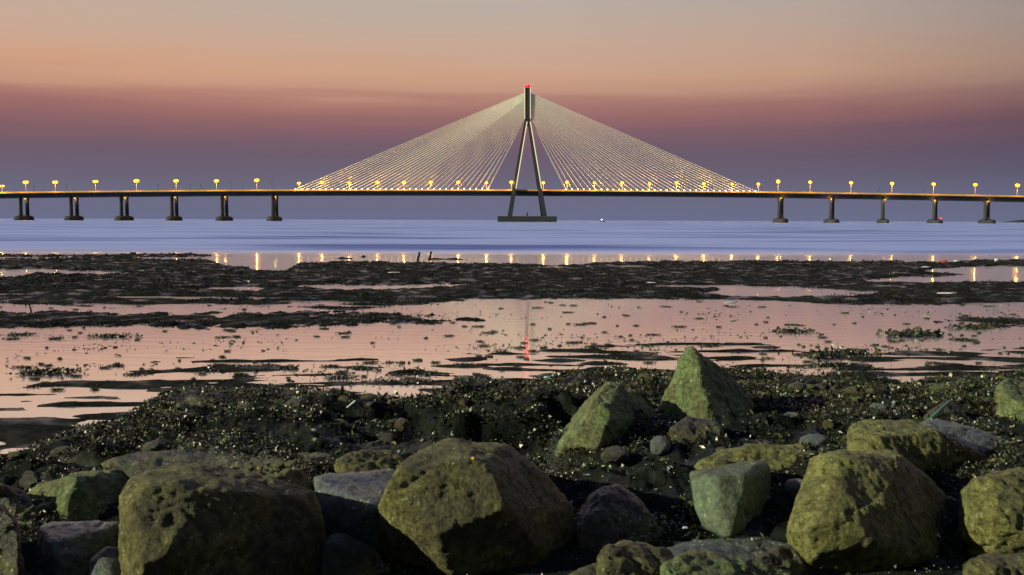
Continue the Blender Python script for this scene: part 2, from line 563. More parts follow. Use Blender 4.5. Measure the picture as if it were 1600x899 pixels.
SHORE = [(-600, 730), (0, 716), (100, 688), (190, 668), (232, 636), (300, 624), (480, 628), (560, 632), (680, 628), (720, 614), (800, 612),
         (870, 594), (1000, 588), (1180, 586), (1250, 592), (1290, 602), (1420, 607), (1500, 600), (1600, 594), (2200, 592)]


def band_s(band, u, Y):
    vt, vb = interp(band[0], u), interp(band[1], u)
    lo, hi = band[0][0][0], band[0][-1][0]
    s = np.minimum(v_to_y(vt, u) - Y, Y - v_to_y(vb, u))
    side_ = np.minimum(u - lo, hi - u) / F * Y
    return np.minimum(s, side_)


def height(X, Y):
    X = np.asarray(X, float)
    Y = np.asarray(Y, float)
    Yc = np.maximum(Y, 3.0)
    u = 800 + F * X / Yc
    p = np.stack([X, Y, np.zeros_like(X)], -1)
    n_big = fbm(p * np.array([0.55, 0.9, 1]), 5, 0.6)
    n_mid = fbm(p * np.array([1.8, 2.6, 1]) + 40, 4, 0.6)
    px = Yc * Yc / (CAM_H * F)                    # metres of depth in one row there
    wob = (n_big * 3.2 + n_mid * 1.5) * px
    n_fine = fbm(p * np.array([3.2, 1.6, 1]) + 23, 5, 0.75)
    lump = fbm(p * np.array([0.8, 0.6, 1]) + 9, 5, 0.62)

    def bank(s, top, slope=0.10):
        return np.clip(s * slope / np.maximum(px * 3, 0.4), -0.5, 1) * top

    s_b = np.maximum(band_s(BANK, u, Y), band_s(SPIT, u, Y))
    for pl in POOLS:
        s_b = np.minimum(s_b, -band_s(pl, u, Y))
    s_b = np.maximum(s_b, band_s(SPIT2, u, Y)) + wob * 0.75 + n_fine * px * 3
    # thin wet gaps inside the banks
    gap = fbm(np.stack([X * 0.22, Y * 0.75, 0 * X], -1) + 61, 5, 0.62)
    s_b = np.minimum(s_b, (0.30 - gap) * px * 22)
    z = np.clip(s_b * 0.07, -0.3, 0.06) + np.where(s_b > 0, np.clip(s_b, 0, 1) * (0.06 * lump + 0.07 * n_fine), 0)
    s_s = np.maximum(band_s(STRIP, u, Y), band_s(EAST, u, Y)) + wob * 1.3 - 0.25 + n_fine * px * 9
    z = np.maximum(z, np.clip(s_s * 0.06, -0.3, 0.035) + np.where(s_s > 0, 0.04 * n_fine, 0))
    # the shore: mud ripples, then the weed-covered bank
    s_n = v_to_y(interp(SHORE, u), u) - Y
    s_n = s_n + (n_big * 0.45 + n_mid * 0.2) * np.where(u < 240, .35, 1.0)
    rip = fbm(np.stack([X * 1.5 + n_mid * 0.4, Y * 4.6 + 0.5 * np.sin(X * 0.8), np.zeros_like(X)], -1), 2, 0.4)
    zr = np.where(s_n > -3.2, rip * 0.058 + 0.010 * n_fine + np.clip(s_n, -3.2, 0) * 0.0055 + 0.006, -0.3)
    z = np.maximum(z, zr)
    zs = 0.20 * (1 - np.exp(-np.maximum(s_n, 0) / 0.8)) + np.clip(s_n, 0, 1.0) * (0.15 * n_mid + 0.30 * np.maximum(lump + .15, -.3) + 0.05 * n_fine)
    zs = zs * np.where(Y < 6.8, np.clip(.25 + .75 * (Y - 5.6) / 1.2, .25, 1), 1)
    pud = fbm(np.stack([X * 0.9, Y * 1.5, 0 * X], -1) + 83, 4, 0.6)
    zs = np.where((s_n > 0.1) & (Y > 6.8), zs - np.clip(pud - 0.22, 0, .3) * 1.3, zs)
    zs = np.where(s_n > 0, np.maximum(zs, np.where(Y > 6.8, -0.02, 0.02)), s_n * 0.2)
    z = np.maximum(z, zs)
    z = np.where(Y > 60, np.minimum(z, -0.2 - (Y - 60) * 0.002), z)
    return np.maximum(z, -3.0)


def build_ground():
    vs = np.concatenate([np.arange(905, 560, -0.9), np.arange(560, 392, -0.42)])
    ys = v_to_y(vs, 800.0)
    ys = np.concatenate([[-30, -10, 0, 2.0, 3.0, 4.0, 4.6], ys[ys > 5.0], [70, 80, 100, 150, 300, 800, 3000, 15000]])
    us = np.concatenate([[-2500, -1500, -900, -600], np.arange(-450, -60, 14), np.arange(-60, 1661, 2.0), np.arange(1670, 2060, 14), [2200, 2500, 3100, 4100]])
    U, YY = np.meshgrid(us, ys)
    X = (U - 800) / F * np.maximum(YY, 4.0)
    Z = height(X.ravel(), YY.ravel())
    V = np.stack([X.ravel(), YY.ravel(), Z], -1)
    r, c = U.shape
    i = np.arange(r * c).reshape(r, c)
    Fc = np.stack([i[:-1, :-1], i[:-1, 1:], i[1:, 1:], i[1:, :-1]], -1).reshape(-1, 4)
    o = mesh_np('tidal_flat', V, Fc, M['mud'])
    tag(o, 'dark wet mud flat with banks and hollows left by the ebb', 'mud flat', kind='structure')


build_ground()
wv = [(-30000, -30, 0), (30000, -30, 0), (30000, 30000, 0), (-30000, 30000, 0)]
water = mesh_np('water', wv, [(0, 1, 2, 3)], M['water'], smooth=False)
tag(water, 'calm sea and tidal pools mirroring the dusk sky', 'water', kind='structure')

# ------------------------------------------------------------------ the bridge
D = 1080.0
YF, YN, YM, YR = 1066.0, 1079.0, 1081.0, 1094.0
bx0 = P(823, 344, D)
bridge = empty('cable_stayed_bridge', (bx0.x, D, 0))
tag(bridge, 'long cable stayed bridge with one tall pylon and lit deck across the bay', 'bridge')


def bpart(name, bm, mat, parent=bridge, smooth=False):
    """a mesh laid out in world coordinates, parented without moving"""
    o = finish(name, bm, mat, None, smooth)
    attach(o, parent)
    return o


def world_loc(o):
    p = Vector(o.location)
    while o.parent:
        o = o.parent
        p = p + Vector(o.location)
    return p


def attach(o, parent):
    o.parent = parent
    w = world_loc(parent)
    if o.type == 'MESH':
        o.data.transform(Matrix.Translation(-w))
    else:
        o.location = Vector(o.location) - w


_dk = [P(u, v, YF) for u, v in ((0, 300.0), (200, 298.4), (400, 297.0), (600, 296.3), (800, 296.2), (1000, 297.2), (1200, 299.6), (1400, 302.6), (1600, 306.2))]
_co = np.polyfit([p.x for p in _dk], [p.z for p in _dk], 2)


def deck_z(x):
    x = max(-720, min(720, x))
    return float(np.polyval(_co, x))


DX = [P(-420, 300, YF).x + k * 18.0 for k in range(80)]


def deck(y0, y1):
    bm = bmesh.new()
    secs = []
    w = y1 - y0
    for x in DX:
        z = deck_z(x) - 1.25
        prof = [(y0 + .25, z), (y1 - .25, z), (y1 - .25, z - .7), (y1 - w * .24, z - 1.5), (y1 - w * .30, z - 5.0), (y0 + w * .30, z - 5.0), (y0 + w * .24, z - 1.5), (y0 + .25, z - .7)]
        secs.append([(x, a, b) for a, b in prof])
    bm_loft(bm, secs)
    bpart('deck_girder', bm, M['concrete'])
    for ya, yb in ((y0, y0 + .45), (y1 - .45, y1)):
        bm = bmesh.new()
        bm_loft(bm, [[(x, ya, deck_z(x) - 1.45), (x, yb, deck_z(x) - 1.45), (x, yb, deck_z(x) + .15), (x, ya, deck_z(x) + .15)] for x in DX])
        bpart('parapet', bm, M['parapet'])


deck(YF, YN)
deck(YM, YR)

# pylon
def quad_sec(c, hx, hy):
    return [(c.x - hx, c.y - hy, c.z), (c.x + hx, c.y - hy, c.z), (c.x + hx, c.y + hy, c.z), (c.x - hx, c.y + hy, c.z)]


split = P(824.2, 188, D)
top = P(824.2, 137.5, D)
for sgn, uf in ((-1, 796.5), (1, 850.0)):
    for ys in (-1, 1):
        foot = P(uf, 339, D)
        foot.y = D + ys * 22
        bm = bmesh.new()
        up = Vector((split.x + sgn * 1.6, D + ys * 1.6, split.z - 1))
        bm_loft(bm, [quad_sec(foot, 2.5, 2.5), quad_sec(foot.lerp(up, .3), 2.2, 2.2), quad_sec(up, 1.7, 1.7)])
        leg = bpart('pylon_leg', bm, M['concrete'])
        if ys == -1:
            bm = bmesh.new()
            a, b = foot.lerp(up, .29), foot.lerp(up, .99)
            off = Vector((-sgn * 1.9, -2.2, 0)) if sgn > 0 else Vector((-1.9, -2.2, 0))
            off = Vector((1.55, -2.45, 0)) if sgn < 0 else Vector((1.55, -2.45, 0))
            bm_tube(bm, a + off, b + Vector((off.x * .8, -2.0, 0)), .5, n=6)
            bpart('floodlit_edge_glow', bm, M['strip'], leg)  # added emissive tube for the edge the floodlights catch
bm = bmesh.new()
bm_loft(bm, [quad_sec(split - Vector((0, 0, 6)), 2.5, 3.2), quad_sec(split + Vector((0, 0, 3)), 3.1, 3.4), quad_sec(top, 3.1, 3.4)])
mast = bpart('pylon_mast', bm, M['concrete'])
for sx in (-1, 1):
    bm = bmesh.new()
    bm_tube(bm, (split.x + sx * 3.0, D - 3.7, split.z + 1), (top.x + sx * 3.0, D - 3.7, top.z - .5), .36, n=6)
    bpart('floodlit_edge_glow', bm, M['strip'], mast)
bm = bmesh.new()
bm_ball(bm, top + Vector((1.3, -2, 1.6)), 1.7)
bm_ball(bm, top + Vector((-1.7, -2, 0.9)), 1.3)
bpart('warning_light', bm, M['red_light'], mast)
c0, c1 = P(778, 338, D), P(868, 338, D)
bm = bmesh.new()
bm_box(bm, (c0.x, D - 32, -2), (c1.x, D + 32, c0.z))
bmesh.ops.bevel(bm, geom=[e for e in bm.edges], offset=.5, segments=1, affect='EDGES')
cap = bpart('pile_cap', bm, M['concrete'])
m0 = P(823, 338, D)
bm = bmesh.new()
bm_tube(bm, (m0.x, D - 28, m0.z), (m0.x, D - 28, m0.z + 2.8), .8, .7)
bm_ball(bm, (m0.x, D - 28, m0.z + 3.2), .75)
bpart('navigation_marker', bm, M['concrete'], cap)

# stay cables: the two planes towards the viewer are parts, the far planes one stuff part
NC = 33
rear = bmesh.new()
for sgn, ua, ub in ((-1, 762.0, 461.0), (1, 885.0, 1181.0)):
    for k in range(NC):
        t = k / (NC - 1)
        u = ua + (ub - ua) * t
        a = P(u, 297, YF + .9)
        a.z = deck_z(a.x) + .3
        tv = 183.0 - 38.0 * t ** .85
        b = P(824.2 + sgn * 3.2, tv, D - 1.5)
        bm = bmesh.new()
        r = .20 + .06 * t
        bm_tube(bm, a, b, r, r, n=5)
        bpart('stay_cable', bm, M['cable'])
        a2, b2 = a.copy(), b.copy()
        a2.y, b2.y = YR - .9, D + 1.5
        bm_tube(rear, a2, b2, r * .6, r * .6, n=5)
        bm = bmesh.new()
        d = (b - a).normalized()
        bm_ball(bm, a + d * .6 + Vector((0, -.8, -.2)), .62, seg=8)
        bpart('flood_lamp', bm, M['flood'])
o = bpart('rear_stay_cable', rear, M['cable'])
o['kind'] = 'stuff'

# piers
PIERS = [(-124, 4.6, 14, -110), (-45, 4.8, 13, -31.5), (32.3, 42.6, 12.5, 37.4), (111, 120.2, 12.5, 115.6), (189.5, 198.2, 13, 194), (268.5, 275.8, 11, 272.2), (347.2, 353.8, 12.5, 350.5), (426.5, 432, 11.5, 428.7),
         (1217.5, 1221.5, 11, 1219.5), (1298.5, 1301, 10.5, 1299.2), (1379.4, 1379.6, 7, 1379.4), (1460.2, 1462, 9.5, 1460.6), (1540, 1544, 10.5, 1542), (1622, 1627, 11, 1624.5), (1702, 1708, 11, 1705)]
for i, (u0, u1, hw, uc) in enumerate(PIERS):
    if i < 2:
        u1 = u0 + 11.4
    fp, rp = P(u0, 320, 1071.5), P(u1, 320, 1088.5)
    cz = 5.2 if i < 9 else 4.6
    c = P(uc, 340, 1080)
    h = hw * .694
    bm = bmesh.new()
    secs = []
    for z, k in ((-2, 1.0), (1.9, 1.0), (cz - 1.2, .94), (cz, .55)):
        secs.append([(c.x + h * k * math.cos(q), 1080 + (12 + h * .35) * k * math.sin(q), z) for q in [math.pi * 2 * (j + .5) / 16 for j in range(16)]])
    bm_loft(bm, secs)
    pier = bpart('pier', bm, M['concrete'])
    for p in (fp, rp):
        zt = deck_z(p.x) - 5.6
        secs = []
        for z, hx, hy in ((cz - .5, 2.0, 2.4), (zt - 5, 1.75, 2.1), (zt - 2.2, 1.9, 2.5), (zt, 2.3, 3.4)):
            secs.append([(p.x + hx * math.cos(q), p.y + hy * math.sin(q), z) for q in [math.pi * 2 * (j + .5) / 10 for j in range(10)]])
        bm = bmesh.new()
        bm_loft(bm, secs)
        bpart('column', bm, M['concrete'], pier)
    # sodium light fixed under the wing of the deck shines on the head of the pier
    zt = deck_z(rp.x) - 5.6
    lo = Vector((rp.x - .5, rp.y - 4.6, zt - 1.4)) if i < 8 else Vector((fp.x + (-1.5 if i % 2 else 1.2), fp.y - 4.4, zt - 1.2))
    bm = bmesh.new()
    bm_box(bm, lo - Vector((.35, .3, .25)), lo + Vector((.35, .3, .25)))
    bpart('pier_light', bm, M['sodium'], pier)
    ld = bpy.data.lights.new('pier_lamp', 'POINT')
    ld.energy = 2600
    ld.color = (1.0, .50, .06)
    ld.shadow_soft_size = .3
    lo_ = bpy.data.objects.new('pier_lamp', ld)
    lo_.location = lo + Vector((0, .4, -.7))
    COL.objects.link(lo_)
    attach(lo_, pier)

# ------------------------------------------------------------------ street lamps on the bridge
def make_lamp():
    r = empty('street_lamp', (0, 0, 0))
    bm = bmesh.new()
    bm_tube(bm, (0, 0, -.6), (0, 0, 8.9), .26, .17, n=8)
    bm_tube(bm, (0, 0, -.6), (0, 0, .4), .42, .42, n=8)
    finish('pole', bm, M['steel'], r)
    bm = bmesh.new()
    bm_tube(bm, (0, 0, 8.8), (0, -1.3, 9.4), .13, .11, n=6)
    bm_tube(bm, (0, 0, 8.8), (0, 1.3, 9.4), .13, .11, n=6)
    finish('arm', bm, M['steel'], r)
    for s in (-1, 1):
        bm = bmesh.new()
        bm_ball(bm, (s * .35, s * 1.9, 9.35 + s * .15), 1.5, 1.05, 1.0, .9)
        finish('lamp_head', bm, M['sodium'], r, True)
    ld = bpy.data.lights.new('lamp_bulb', 'POINT')
    ld.energy = 14000
    ld.color = (1.0, .46, .04)
    ld.shadow_soft_size = .5
    lb = bpy.data.objects.new('lamp_bulb', ld)
    lb.location = (0, -4.2, 8.6)
    COL.objects.link(lb)
    lb.parent = r
    return r


def copy_tree(o, parent=None):
    c = o.copy()
    COL.objects.link(c)
    c.parent = parent
    for ch in o.children:
        copy_tree(ch, c)
    return c


ORD = ['nearest', 'second', 'third', 'fourth', 'fifth', 'sixth', 'seventh', 'eighth', 'ninth', 'tenth', 'eleventh', 'twelfth', 'thirteenth', 'fourteenth', 'fifteenth', 'sixteenth', 'seventeenth', 'eighteenth', 'nineteenth', 'twentieth']
LAMPS = [(3, 291, .75), (40, 285, 1.0), (86, 285, 1.0), (149, 284, 1.02), (213, 283, 1.15), (275, 283, 1.05), (338, 283, 1.0), (401, 282, 1.1),
         (467, 286.5, .8), (503, 285.5, .95), (546, 286, .8), (590, 285.5, .95), (631, 285.5, .95), (673, 285, .95), (716, 285, .95), (760, 286, .8), (799, 285, 1.0),
         (849, 286, .9), (886, 285, 1.0), (929, 286, .85), (972, 286, 1.0), (1015, 287, .85), (1057, 286, 1.0), (1100, 287, .95), (1144, 288, .9), (1185, 288, 1.0),
         (1216, 284, 1.3), (1266, 285, 1.05), (1330, 286, 1.05), (1394, 287, 1.05), (1459, 288, 1.05), (1524, 289, 1.05), (1590, 290, 1.2)]
lamp0 = make_lamp()
left_n = sum(1 for l in LAMPS if l[0] < 824)
for i, (u, v, sz) in enumerate(LAMPS):
    o = lamp0 if i == 0 else copy_tree(lamp0)
    p = P(u, v, YF + .5)
    zb = deck_z(p.x) - 1.2
    o.location = (p.x, YF + .7, zb)
    sc = (p.z - zb) / 9.3
    o.scale = (1, 1, sc)
    for ch in o.children:
        if ch.name.startswith('lamp_head'):
            ch.scale = (sz, 1, sz / sc)
            ch.location = (0, 0, 9.35 - 9.35 * sz / sc)
    if u < 824:
        k = left_n - 1 - i
        where = 'left'
    else:
        k = i - left_n
        where = 'right'
    place = 'among the stay cables' if 455 < u < 1190 else ('above the left approach piers' if u < 455 else 'above the right approach piers')
    lab = f'glowing orange street lamp {place}, {ORD[k]} lamp {where} of the pylon'
    if k == 0:
        lab = f'glowing orange street lamp on the deck just {where} of the {where} pylon leg'
    tag(o, lab, 'street lamp', 'sodium street lamps along the bridge')

# thin unlit masts between the lamps
MASTS = [(53, 290, 'first thin unlit mast from the left end of the bridge deck'), (104, 288, 'thin unlit mast right of the third street lamp on the left approach'),
         (247, 287, 'thin unlit mast midway between two lamps above the third left pier'), (297, 287, 'thin unlit mast beside the lamp over the fourth left pier'),
         (314, 288, 'short pale mast between two lamps on the left approach'), (361, 284, 'tall dark mast over the fifth pier of the left approach'), (425, 281, 'tall thin mast over the pier left of the cables'),
         (1374, 292, 'thin unlit mast over the middle pier of the right approach'), (1444, 296, 'thin unlit mast left of the fourth right pier')]
for u, v, lab in MASTS:
    p = P(u, v, YF + 1)
    zb = deck_z(p.x) - .2
    r = empty('deck_mast', (p.x, YF + 1, zb))
    bm = bmesh.new()
    bm_tube(bm, (0, 0, 0), (0, 0, p.z - zb), .2, .12, n=6)
    finish('pole', bm, M['concrete'], r)
    bm = bmesh.new()
    bm_box(bm, (-.3, -.25, p.z - zb - 1.4), (.3, .25, p.z - zb - .3))
    finish('signal_box', bm, M['concrete'], r)
    tag(r, lab, 'mast', 'thin masts on the bridge deck')

# ------------------------------------------------------------------ far out: boat, mast with a red light, islet
p = G(941.5, 346.6)
boat = empty('fishing_boat', (p.x, p.y, 0))
bm = bmesh.new()
secs = []
for t in np.linspace(-1, 1, 9):
    w = 1.5 * (1 - abs(t) ** 3) + .05
    sh = .9 + .5 * t * t
    secs.append([(t * 4.5, -w, sh), (t * 4.5, w, sh), (t * 4.2, w * .5, -.3), (t * 4.2, -w * .5, -.3)])
bm_loft(bm, secs)
finish('hull', bm, M['hull'], boat)
bm = bmesh.new()
bm_box(bm, (-2.6, -.8, .7), (-.6, .8, 2.2))
bm_box(bm, (-2.8, -1, 2.2), (-.4, 1, 2.4))
finish('cabin', bm, M['hull'], boat)
bm = bmesh.new()
bm_tube(bm, (-1.4, 0, 2.4), (-1.4, 0, 3.4), .06)
bm_ball(bm, (-1.4, -.2, 2.9), .75)
finish('masthead_light', bm, M['white_light'], boat)
tag(boat, 'tiny distant boat with a white light right of the pylon base', 'boat')

bq = P(1470, 346, 1500)
beacon = empty('beacon', (bq.x, 1500, 0))
bm = bmesh.new()
bm_tube(bm, (0, 0, -1), (0, 0, 6.0), .35, .25)
bm_box(bm, (-2.5, -2, -.5), (2.5, 2, 1.0))
finish('post', bm, M['concrete'], beacon)
bm = bmesh.new()
bm_ball(bm, (0, 0, 6.6), 1.0)
finish('beacon_light', bm, M['red_light'], beacon)
tag(beacon, 'far beacon with a red light right of a pier of the right approach', 'beacon')

bm = bmesh.new()
a, b = P(1574, 346, 2600), P(1680, 346, 2600)
secs = []
for k in range(16):
    t = k / 15
    x = a.x + (b.x - a.x) * t
    h = 7.5 * math.sin(math.pi * t) ** .6 * (1 + .2 * math.sin(9 * t)) + .3
    secs.append([(x, 2560, -1), (x, 2570, h * .7), (x, 2600, h), (x, 2640, h * .5), (x, 2660, -1)])
bm_loft(bm, secs)
tag(finish('islet', bm, M['concrete'], None, True), 'low dark strip of land on the right of the horizon', 'islet', kind='structure')

# ------------------------------------------------------------------ rocks
def rock(label, Y0, pts, mat, thick=1.0, back=0.72, amp=0.03, voxel=0.015, soft=2, name='boulder', cat='boulder', seed=None, wild=1.0, cuts=9):
    """pts: (column, row, depth offset) of the corners the photograph shows; the far side is added behind them"""
    front = [P(u, v, Y0 + d) for u, v, d in pts]
    c = sum(front, Vector()) / len(front)
    cu, cv = sum(p[0] for p in pts) / len(pts), sum(p[1] for p in pts) / len(pts)
    bm = bmesh.new()
    for q, (u, v, d) in zip(front, pts):
        bm.verts.new(q)
        for k, f in ((back, 1.0), (.97, .5)):
            y = c.y + thick * f
            w = P(cu + (u - cu) * k, cv + (v - cv) * k, y)
            if v > cv:
                w.z = min(w.z, q.z)
            bm.verts.new(w)
    ret = bmesh.ops.convex_hull(bm, input=bm.verts)
    k = (seed if seed is not None else random.randint(0, 999)) * 3.7
    rr = random.Random(int(k * 10))
    if cat == 'boulder' and 'weed covered' not in label:
        junk = [e for e in ret['geom_interior'] if isinstance(e, bmesh.types.BMVert)]
        bmesh.ops.delete(bm, geom=junk, context='VERTS')
        ext = max((a - c).length for a in front)
        for _ in range(cuts):
            nrm = Vector((rr.uniform(-1, 1), rr.uniform(-1.2, .2), rr.uniform(-.5, 1))).normalized()
            hs = max(nrm.dot(v.co) for v in bm.verts)
            pt = nrm * (hs - ext * rr.uniform(.03, .13))
            bmesh.ops.bisect_plane(bm, geom=bm.verts[:] + bm.edges[:] + bm.faces[:], plane_co=pt, plane_no=nrm, clear_outer=True)
            ret = bmesh.ops.convex_hull(bm, input=bm.verts)
            junk = [e for e in ret['geom_interior'] + ret['geom_unused'] if isinstance(e, bmesh.types.BMVert)]
            bmesh.ops.delete(bm, geom=list(set(junk)), context='VERTS')
        ret = {'geom_interior': []}
    junk = [e for e in ret['geom_interior'] if isinstance(e, bmesh.types.BMVert)]
    bmesh.ops.delete(bm, geom=junk, context='VERTS')
    bmesh.ops.delete(bm, geom=[v for v in bm.verts if not v.link_faces], context='VERTS')
    base = Vector((c.x, c.y + thick * .4, min(q.z for q in front)))
    bmesh.ops.translate(bm, vec=-base, verts=bm.verts)
    me = bpy.data.meshes.new(name)
    bm.to_mesh(me)
    bm.free()
    o = bpy.data.objects.new(name, me)
    COL.objects.link(o)
    md = o.modifiers.new('r', 'REMESH')
    md.mode = 'VOXEL'
    md.voxel_size = voxel
    dg = bpy.context.evaluated_depsgraph_get()
    me2 = bpy.data.meshes.new_from_object(o.evaluated_get(dg))
    o.modifiers.clear()
    o.data = me2
    bpy.data.meshes.remove(me)
    me2.name = name
    bm = bmesh.new()
    bm.from_mesh(me2)
    for _ in range(soft):
        bmesh.ops.smooth_vert(bm, verts=bm.verts, factor=.5, use_axis_x=True, use_axis_y=True, use_axis_z=True)
    bm.normal_update()
    co = np.array([v.co[:] for v in bm.verts])
    no = np.array([v.normal[:] for v in bm.verts])
    q = co + k
    d = fbm(q * 2.2, 3, .5) * 1.2 * wild + fbm(q * 7, 4, .65) * .8 + np.minimum(fbm(q * 17 + 5, 4, .65), .05) * .7 - .05 + .45 * fbm(q * 26, 3, .7)
    # chipped ledges
    led = np.abs(vnoise(q * np.array([1.6, 1.6, 4.0]) + 30))
    d = d - np.where(led < .06, (.06 - led) * 5, 0)
    crk = np.abs(vnoise(q * np.array([2.3, 2.3, 1.1]) + 57 + .25 * vnoise(q * 6)[:, None]))
    d = d - np.where(crk < .035, (.035 - crk) * 13, 0)
    co = co + no * (d * amp)[:, None]
    for v, x in zip(bm.verts, co):
        v.co = x
    bm.to_mesh(me2)
    bm.free()
    me2.materials.clear()
    me2.materials.append(M[mat])
    for p in me2.polygons:
        p.use_smooth = True
    o.location = base
    tag(o, label, cat, 'boulders along the shore')
    ROCKS.append((base, o))
    return o


ROCKS = []
rock('tall pointed green boulder standing upright against the pink pool', 8.5,
     [(1073, 545, .35), (1082, 548, .3), (1030, 640, .0), (1034, 672, -.1), (1125, 690, -.35), (1122, 650, -.30), (1138, 582, .6), (1180, 625, .7), (1172, 690, .5)], 'green_rock', .9, amp=.036, seed=1)
rock('wedge boulder with pale green left face left of the pointed one', 7.9,
     [(938, 589, .25), (968, 598, .4), (905, 625, .0), (858, 678, -.1), (868, 715, -.2), (930, 715, -.45), (932, 655, -.38), (1042, 655, .6), (1035, 715, .4)], 'green_rock', .9, amp=.036, seed=2)
rock('low dark rounded rock between the pointed and the wedge boulder', 7.7,
     [(1046, 668, 0), (1075, 652, .2), (1115, 662, .2), (1140, 690, .1), (1130, 715, 0), (1046, 715, 0)], 'dark_rock', .6, seed=3)
rock('mossy yellow slab behind the teal block', 6.9,
     [(1084, 728, 0), (1120, 706, .25), (1205, 688, .3), (1300, 686, .4), (1325, 712, .5), (1315, 800, .3), (1200, 780, -.2), (1095, 800, -.1)], 'yellow_rock', .8, seed=4)
rock('teal block with flat top sheen below the yellow slab', 6.1,
     [(1078, 738, .1), (1130, 728, .45), (1192, 715, .5), (1207, 730, .5), (1152, 752, -.15), (1085, 795, -.05), (1140, 838, -.25), (1148, 835, -.2), (1202, 815, .45), (1110, 850, 0)], 'teal_rock', .7, amp=.014, soft=3, seed=5)
rock('big upright yellow boulder with a broad lit face at lower right', 5.35,
     [(1268, 714, .2), (1320, 703, .4), (1392, 698, .5), (1406, 722, .40), (1262, 745, -.02), (1224, 838, -.2), (1222, 870, -.15), (1340, 838, -.18), (1452, 872, .12), (1250, 940, .25), (1440, 940, .4), (1478, 775, .9), (1492, 900, .7)], 'yellow_rock', 1.1, back=.85, amp=.022, seed=6)
rock('long mossy boulder lying behind the big upright yellow one', 6.5,
     [(1326, 668, -.05), (1352, 655, .2), (1420, 650, .3), (1455, 672, .2), (1525, 705, .3), (1558, 740, .4), (1545, 800, .4), (1440, 790, -.1), (1330, 700, -.15), (1335, 780, 0)], 'yellow_rock', .8, seed=7)
rock('mossy boulder cut off by the right edge above the corner rock', 5.6,
     [(1502, 765, 0), (1522, 748, .1), (1580, 735, .3), (1700, 725, .5), (1710, 830, .3), (1640, 835, -.2), (1530, 800, -.15), (1500, 840, .15), (1560, 890, 0), (1690, 890, .2)], 'yellow_rock', .9, seed=8)
rock('olive boulder at the right edge beside the pool', 8.1,
     [(1556, 602, 0), (1574, 592, .2), (1620, 598, .3), (1720, 640, .5), (1740, 700, .3), (1556, 690, 0), (1600, 640, -.3), (1610, 700, -.35)], 'green_rock', .9, seed=9)
rock('long dark slab with bluish top at the right edge', 7.1,
     [(1430, 662, 0), (1465, 655, .4), (1560, 668, .5), (1690, 682, .6), (1690, 750, .2), (1580, 735, -.1), (1500, 705, -.2), (1440, 710, -.1)], 'slate_rock', .9, amp=.02, seed=10)
rock('small dark peaked rock beneath the turquoise lit edge', 7.7,
     [(1442, 655, 0), (1478, 622, .2), (1492, 626, .2), (1530, 668, .2), (1520, 700, 0), (1450, 700, 0)], 'dark_rock', .6, seed=11)
rock('flat brown boulder at the bottom edge left of the green one', 4.8,
     [(934, 872, 0), (950, 853, .15), (985, 848, .25), (1045, 864, .3), (1060, 890, .2), (1050, 990, -.1), (932, 990, -.1)], 'brown_rock', .7, seed=12)
rock('greenish boulder at the bottom edge below the teal block', 4.75,
     [(1030, 885, 0), (1062, 866, .15), (1110, 862, .25), (1190, 876, .3), (1240, 890, .3), (1245, 990, 0), (1035, 990, -.1)], 'green_rock', .8, seed=13)
rock('flat dark slab under the teal block', 5.5,
     [(1020, 870, -.1), (1060, 848, .3), (1180, 838, .5), (1245, 850, .4), (1250, 900, 0), (1040, 905, -.1)], 'slate_rock', .8, amp=.02, seed=14)
rock('mossy rock at the bottom right corner', 4.7,
     [(1505, 885, 0), (1530, 868, .2), (1620, 862, .3), (1700, 870, .3), (1700, 990, 0), (1510, 990, -.1)], 'brown_rock', .8, seed=15)
rock('largest rounded boulder with yellow shoulder in the middle foreground', 5.35,
     [(618, 735, .05), (650, 706, .35), (700, 685, .55), (790, 693, .65), (850, 735, .62), (898, 790, .6), (908, 870, .6), (900, 990, .6), (750, 990, .25), (640, 970, .2), (582, 830, -.02), (588, 790, -.1), (712, 800, -.35), (790, 850, -.05), (740, 735, .0)], 'brown_rock', 1.2, back=.8, amp=.023, seed=16)
rock('pale slab with bluish wet top left of the largest boulder', 5.75,
     [(488, 745, .1), (520, 738, .5), (615, 734, .6), (640, 760, .4), (605, 800, -.2), (560, 850, -.2), (505, 800, -.1), (500, 860, 0), (620, 860, 0)], 'slate_rock', .7, amp=.018, seed=17)
rock('huge dark squarish boulder in the lower left foreground', 4.9,
     [(188, 775, .05), (200, 752, .15), (232, 735, .2), (270, 729, .35), (330, 727, .45), (430, 746, .5), (492, 766, .55), (510, 810, .5), (532, 990, .45), (440, 990, .22), (222, 990, -.28), (186, 990, .1), (224, 775, -.30), (430, 785, .2)], 'brown_rock', 1.1, back=.85, amp=.022, seed=18)
rock('long low dark slab behind the huge squarish boulder', 6.6,
     [(152, 722, 0), (185, 712, .15), (270, 708, .35), (400, 700, .5), (515, 706, .5), (524, 730, .2), (515, 770, 0), (330, 770, -.1), (200, 760, -.1), (160, 750, -.05)], 'dark_rock', .8, seed=19)
rock('mossy green block left of the huge squarish boulder', 6.2,
     [(28, 775, .1), (60, 755, .2), (110, 738, .3), (185, 736, .4), (215, 750, .4), (210, 850, .1), (100, 850, -.15), (35, 850, 0), (110, 745, .0)], 'green_rock', .7, seed=20)
rock('black rock cut off by the lower left corner', 4.75,
     [(-90, 790, .2), (0, 788, .1), (26, 815, .1), (38, 880, .1), (40, 990, 0), (-90, 990, 0)], 'dark_rock', .8, seed=21)
rock('angular bluish rock between the corner rock and the squarish boulder', 5.3,
     [(55, 830, 0), (64, 809, .2), (105, 828, .2), (190, 815, .4), (200, 880, .2), (120, 930, -.2), (60, 930, -.1), (78, 850, -.15)], 'slate_rock', .6, amp=.018, soft=3, seed=22)
